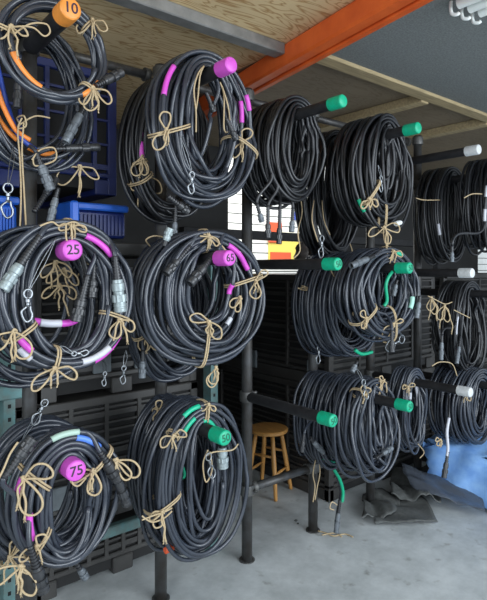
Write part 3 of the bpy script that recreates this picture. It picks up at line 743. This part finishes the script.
c.plug((397, 280), (393, 296), 'grey', .013, boot=.3, off=-.03, lead=False)
g = M(); g.tube(cr([at(402, 264, -.60), at(392, 272, -.60), at(386, 284, -.59), at(387, 300, -.58), at(384, 306, -.57)]), .009, 8); g.build('cable_end', MAT['cable_green'], c.root, 'green cable end')
g = M(); g.tube(cr([at(355, 350, -.45), at(362, 354, -.45), at(372, 352, -.45)]), .010, 8); g.build('cable_end', MAT['cable_green'], c.root, 'green cable end')
# ---- middle tier, white cap
c = Coil(5, 1, -.34, .20, .32, 9, 3, r=.0100, inner=.06, seed=26, label='coil of black cable hanging in shadow behind the white-capped middle arm', wob=.014, cmat='cable_rubber_shaded')
c.bow(431, 298, .085, wrap=False, tl=.12, ang=(250, 285)); c.bow(444, 306, .10, wrap=False, tl=.16, ang=(245, 290)); c.rope([(428, 296), (436, 300), (445, 304), (452, 302)], off=.03)
c.plug((442, 335), (441, 360), 'grey', .014, boot=.3, off=.02); c.plug((460, 340), (459, 364), 'grey', .014, boot=.3, off=.02); c.tape((461, 316), (461, 336), WH)
c.rope([(432, 366), (440, 362), (452, 364), (457, 376)], off=.03); c.rope([(454, 310), (462, 314), (470, 318)], off=.03)
# ---- lower tier, cap 75
c = Coil(0, 2, -.13, .225, .275, 3, 3, r=.0115, inner=.05, seed=28, label='rear coil of black cable half behind the lower magenta-capped coil', wob=.014)
c.plug((-6, 500), (4, 478), 'black', .017, boot=.4, lead=False, off=.05); c.bow(8, 556, .08, ang=(60, 330), tl=.1)
c.plug((74, 560), (86, 578), 'grey', .016, boot=.5, off=.0)
c.snap((46, 400), (32, 424), wire=(22, 440), off=.05); 
c = Coil(0, 2, -.40, .185, .235, 4, 4, r=.0115, inner=.08, seed=29, slack=.06, label='coil of black cable with blue and green tape around the magenta cap marked 75', wob=.009)
c.tape((46, 436), (76, 430), PG); c.tape((77, 440), (99, 452), BL); c.tape((22, 516), (28, 544), MG); c.tape((4, 480), (1, 496), MG)
c.plug((100, 452), (118, 480), 'black', .022, boot=.35, off=.02); c.plug((4, 478), (33, 438), 'black', .023, boot=.5, off=.03); c.plug((30, 546), (44, 592), 'black', .022, boot=.45, off=.02)
c.plug((112, 466), (126, 504), 'black', .018, boot=.3, off=.01, lead=False)
c.bow(28, 480, .10, ang=(25, 285), tl=.12, tr=.0040); c.bow(94, 466, .085, ang=(175, 262), tl=.07, tr=.0040); c.bow(40, 540, .06, ang=(200, 70), tl=.06); c.bow(116, 460, .08, ang=(345, 310), tl=.05, wrap=False, tr=.0040)
c.bow(22, 566, .10, ang=(190, 300), tl=.10, wrap=False, tr=.0040); c.rope([(78, 474), (72, 482), (78, 486), (86, 478)], off=.01)
c.rope([(18, 442), (10, 454), (4, 468), (-2, 480)], off=.05)
# ---- lower tier, cap 50
c = Coil(1, 2, -.07, .185, .305, 5, 3, r=.0105, inner=.04, seed=31, label='rear coil of black cable behind the lower green-capped coil with bright green tape', wob=.010)
c.bow(142, 400, .05, ang=(80, 250), tl=.04, hug=.05)
c = Coil(1, 2, -.28, .232, .342, 9, 4, r=.0108, inner=.12, seed=32, slack=.07, label='big heavy coil of black cable with bright green tape on the lower arm marked 50', wob=.011)
c.tape((184, 436), (198, 424), GR, rr=1.15); c.tape((204, 420), (222, 430), GR, rr=1.15); c.tape((176, 410), (196, 400), GR)
c.bow(206, 404, .03, ang=(200, 340), tl=.07); c.bow(156, 424, .06, ang=(40, 200), tl=.05, hug=.07); c.bow(156, 518, .05, ang=(200, 250), tl=.11, hug=.12); c.rope([(142, 520), (152, 516), (164, 512), (172, 508)], off=.012); c.rope([(142, 516), (152, 522), (164, 518), (172, 511)], off=.012)
c.plug((222, 444), (223, 468), 'silver', .024, boot=.15, off=.02, lead=False, label='grey plug'); c.rope([(206, 456), (214, 452), (232, 450), (238, 444)], off=.05)
c.snap((208, 454), (210, 476), wire=(206, 450), off=.04); c.rope([(208, 450), (203, 464), (206, 482), (212, 470), (210, 452)], off=.035)
g = M(); g.tube(cr([at(172, 470, -.25), at(176, 478, -.26), at(184, 476, -.27), at(182, 466, -.27)]), .009, 8); g.build('cable_end', MAT['cable_green'], c.root, 'green cable end')
g = M(); g.lathe(at(165, 551, -.33), (1, 0, .1), [(0, .014), (.04, .014)], 10); g.build('tape_band', MAT['sign_red'], c.root, 'red tape')
# ---- lower tier, second green
c = Coil(3, 2, -.10, .17, .275, 9, 3, r=.0105, inner=.08, seed=34, label='rear coil of black cable on the lower green-capped arm right of the stool', wob=.010)
c.plug((310, 438), (322, 452), 'grey', .015, boot=.25, off=.02, lead=False, label='grey plug with white band'); c.plug((304, 434), (302, 452), 'black', .014, boot=.4, off=.0)
c = Coil(3, 2, -.36, .195, .265, 11, 4, r=.0105, inner=.10, seed=35, label='front coil of black cable on the lower green-capped arm above the dangling green cable', wob=.013, lean=-.03)
c.bow(352, 378, .05, ang=(60, 110), tl=.04, hug=.05); c.snap((363, 380), (363, 398), wire=(356, 368), off=.02); c.bow(383, 376, .045, ang=(140, 210), tl=.06, hug=.05)
c.plug((376, 458), (392, 448), 'grey', .014, boot=.4, off=.02, lead=False)
# dangling tail
g = M(); g.tube(cr([at(322, 454, -.14), at(330, 464, -.15), at(336, 474, -.16), at(341, 492, -.16), at(338, 510, -.16), at(336, 522, -.16)]), .010, 8); g.build('cable_end', MAT['cable_rubber'], c.root)
g = M(); g.tube(cr([at(333, 468, -.175), at(340, 480, -.18), at(343, 492, -.18), at(342, 502, -.18)]), .010, 8); g.build('cable_end', MAT['cable_green'], c.root, 'green cable end')
g = M(); g.tube(cr([at(324, 458, -.18), at(330, 462, -.19), at(338, 464, -.18)]), .012, 8); g.build('tape_band', MAT['tape_green'], c.root)
c.plug((340, 500), (336, 533), 'grey', .015, boot=.4, y=-.175, lead=False, label='grey plug with white band')
c.rope([(316, 458), (313, 474), (315, 486), (313, 502)], y=-.10); c.rope([(318, 458), (320, 472), (317, 488), (315, 500)], y=-.10)
c.rope([(334, 510), (330, 508), (332, 502), (337, 505)], y=-.19)
c.plug((357, 362), (352, 372), 'grey', .013, boot=.3, off=.01, lead=False)
# ---- lower tier, white cap
c = Coil(4, 2, -.30, .135, .255, 6, 3, r=.0105, inner=.04, seed=37, label='narrow coil of black cable on the lower white-capped arm', wob=.012)
c.bow(398, 384, .045, ang=(150, 20), tl=.04, hug=.05); c.rope([(418, 444), (424, 452), (420, 458)], off=.01); c.plug((391, 418), (391, 432), 'grey', .013, boot=.3, off=.04, lead=False); c.tape((414, 400), (416, 410), WH)
c = Coil(5, 2, -.36, .24, .258, 13, 4, r=.0105, inner=.11, seed=38, label='wide coil of black cable above the blue tarp behind the lower white cap', wob=.009)
c.bow(446, 376, .05, ang=(150, 300), tl=.05, hug=.05); c.bow(440, 440, .04, ang=(150, 210), tl=.03, wrap=False)
g = M(); g.tube(cr([at(449, 418, -.66), at(447, 432, -.67), at(448, 448, -.67), at(447, 456, -.67)]), .0085, 8); g.build('cable_end', MAT['tape_white'], c.root, 'white cable end')
c.plug((448, 452), (444, 478), 'black', .015, boot=.4, y=-.67, lead=False)
g = M(); g.tube(cr([at(449, 396, -.60), at(449, 410, -.65), at(449, 425, -.665)]), .006, 6); g.build('cable_end', MAT['cable_rubber_shaded'], c.root)

# ------------------------------------------------------------------ floor items
def sheet(name, quad, m_, label, cat, nx=18, ny=14, amp=.02, th=.008, seed=1, z0=.004, sub=True):
    R_ = random.Random(seed); g = M(); a, b_, c_, d_ = [V(q) for q in quad]
    ph = [R_.uniform(0, 6) for _ in range(8)]
    top = []; bot = []
    for j in range(ny+1):
        for i in range(nx+1):
            u = i/nx; v = j/ny; p = (a*(1-u)+b_*u)*(1-v)+(d_*(1-u)+c_*u)*v
            h = amp*(abs(sin(u*5+ph[0]+v*2.3))*.8+abs(sin(v*6+ph[1]+u*3.1))*.6+.35*abs(sin(u*13+v*9+ph[2])))
            edge = 1+.05*sin(u*9+ph[3])
            p = p+V((.012*sin(v*8+ph[4]), .012*sin(u*7+ph[5]), 0))
            top.append(V((p.x, p.y, p.z+h+th+z0))); bot.append(V((p.x, p.y, p.z+h+z0)))
    n_ = len(top); W = nx+1; fs = []
    for j in range(ny):
        for i in range(nx):
            k = j*W+i; fs.append((k, k+1, k+W+1, k+W)); fs.append((n_+k, n_+k+W, n_+k+W+1, n_+k+1))
    bd = [i for i in range(W)]+[j*W+nx for j in range(1, ny+1)]+[ny*W+i for i in range(nx-1, -1, -1)]+[j*W for j in range(ny-1, 0, -1)]
    for k in range(len(bd)): p, q = bd[k], bd[(k+1) % len(bd)]; fs.append((p, n_+p, n_+q, q))
    g.add(top+bot, fs); return tag(g.build(name, m_), label, cat)
G = ground
sheet('rubber_mat', (G(376, 528), G(440, 524), G(420, 496), G(372, 512)), MAT['mat_rubber'], 'creased black rubber mat lying nearest on the floor by the blue tarp', 'mat', amp=.018, seed=3)
sheet('rubber_mat', (G(362, 526), G(396, 520), G(402, 492), G(362, 500)), MAT['mat_rubber'], 'dark rubber mat bunched up at the foot of a rack post', 'mat', amp=.035, seed=5)
sheet('rubber_mat', (G(392, 508), G(442, 512), G(438, 478), G(392, 480)), MAT['mat_rubber'], 'dark rubber mat heaped behind the nearest mat', 'mat', amp=.06, seed=8, z0=.012)
a = G(412, 505); b_ = G(484, 520); c_ = G(478, 498); d_ = G(400, 488)
sheet('plastic_sheet', (a+V((0, 0, .09)), b_+V((0, 0, .01)), c_+V((0, 0, .07)), d_+V((0, 0, .14))), MAT['film_dark'], 'dark see-through plastic sheet crumpled between mats and blue tarp', 'sheet', amp=.03, th=.003, seed=9)
# tarp-covered load
g = M(); pass
def tarp_pt(u, v, f):
    x0, x1, y0, y1, z1 = 1.62, 2.5, -1.5, -.12, .37
    return x0+(x1-x0)*u, y0+(y1-y0)*v, z1*f
vs = []; fs = []
R_ = random.Random(2)
def surf(fun, n1, n2):
    b0 = len(vs)
    for j in range(n2+1):
        for i in range(n1+1): vs.append(fun(i/n1, j/n2))
    for j in range(n2):
        for i in range(n1): k = b0+j*(n1+1)+i; fs.append((k, k+1, k+n1+2, k+n1+1))
def wr(p, ax):
    x, y, z = p; d = .020*abs(sin(z*11+y*14))+.014*sin(y*23+z*9)+.009*abs(sin(z*35-y*28)); fl = (.37-z)
    if ax == 'x': return (x+d-.07*fl*abs(sin(y*6.5)), y, z)
    if ax == 'y': return (x, y+d-.05*fl*abs(sin(x*7)), z)
    return (x, y, z+d*.7+.012*sin(x*15))
surf(lambda u, v: wr((1.62, -.12-1.38*u, .37*v), 'x'), 40, 14)
surf(lambda u, v: wr((1.62+.88*u, -1.5, .37*v), 'y'), 20, 14)
surf(lambda u, v: wr((1.62+.88*u, -.12, .37*v), 'y'), 20, 14)
surf(lambda u, v: wr((2.5, -.12-1.38*u, .37*v), 'x'), 40, 14)
surf(lambda u, v: wr((1.62+.88*u, -.12-1.38*v, .37), 'z'), 24, 36)
g.add(vs, fs); tarp = g.build('tarp_covered_load', MAT['tarp_blue'])
bm = bmesh.new(); bm.from_mesh(tarp.data); bmesh.ops.remove_doubles(bm, verts=bm.verts, dist=.045); bmesh.ops.recalc_face_normals(bm, faces=bm.faces); bm.to_mesh(tarp.data); bm.free()
for p in tarp.data.polygons: p.use_smooth = True
tag(tarp, 'low load covered by a creased bright blue tarp at right', 'tarp')
# twine and stones on the floor
g = M(); g.tube(cr([G(318, 531, .006), G(326, 533, .006), G(334, 536, .006), G(345, 534, .006), G(353, 537, .006)]), .004, 6); g.tube(cr([G(322, 535, .006), G(334, 533, .01), G(342, 537, .006)]), .004, 6)
tag(g.build('twine_scrap', MAT['twine']), 'frayed piece of tan twine lying on the floor by the rack post', 'twine')
R_ = random.Random(7)
for k, (px, py, lab) in enumerate(((296, 521, 'small dark crumb on the concrete floor left of the post with green cable'), (298, 524, 'smaller dark crumb beside the other, nearer the camera'))):
    p = G(px, py); g = M(); rr = .012 if k == 0 else .008
    g.lathe(p, (0, 0, 1), [(0, rr*.8), (.003, rr), (.007, rr*.8), (.010, rr*.2)], 7); tag(g.build('debris_crumb', MAT['mat_rubber']), lab, 'debris')
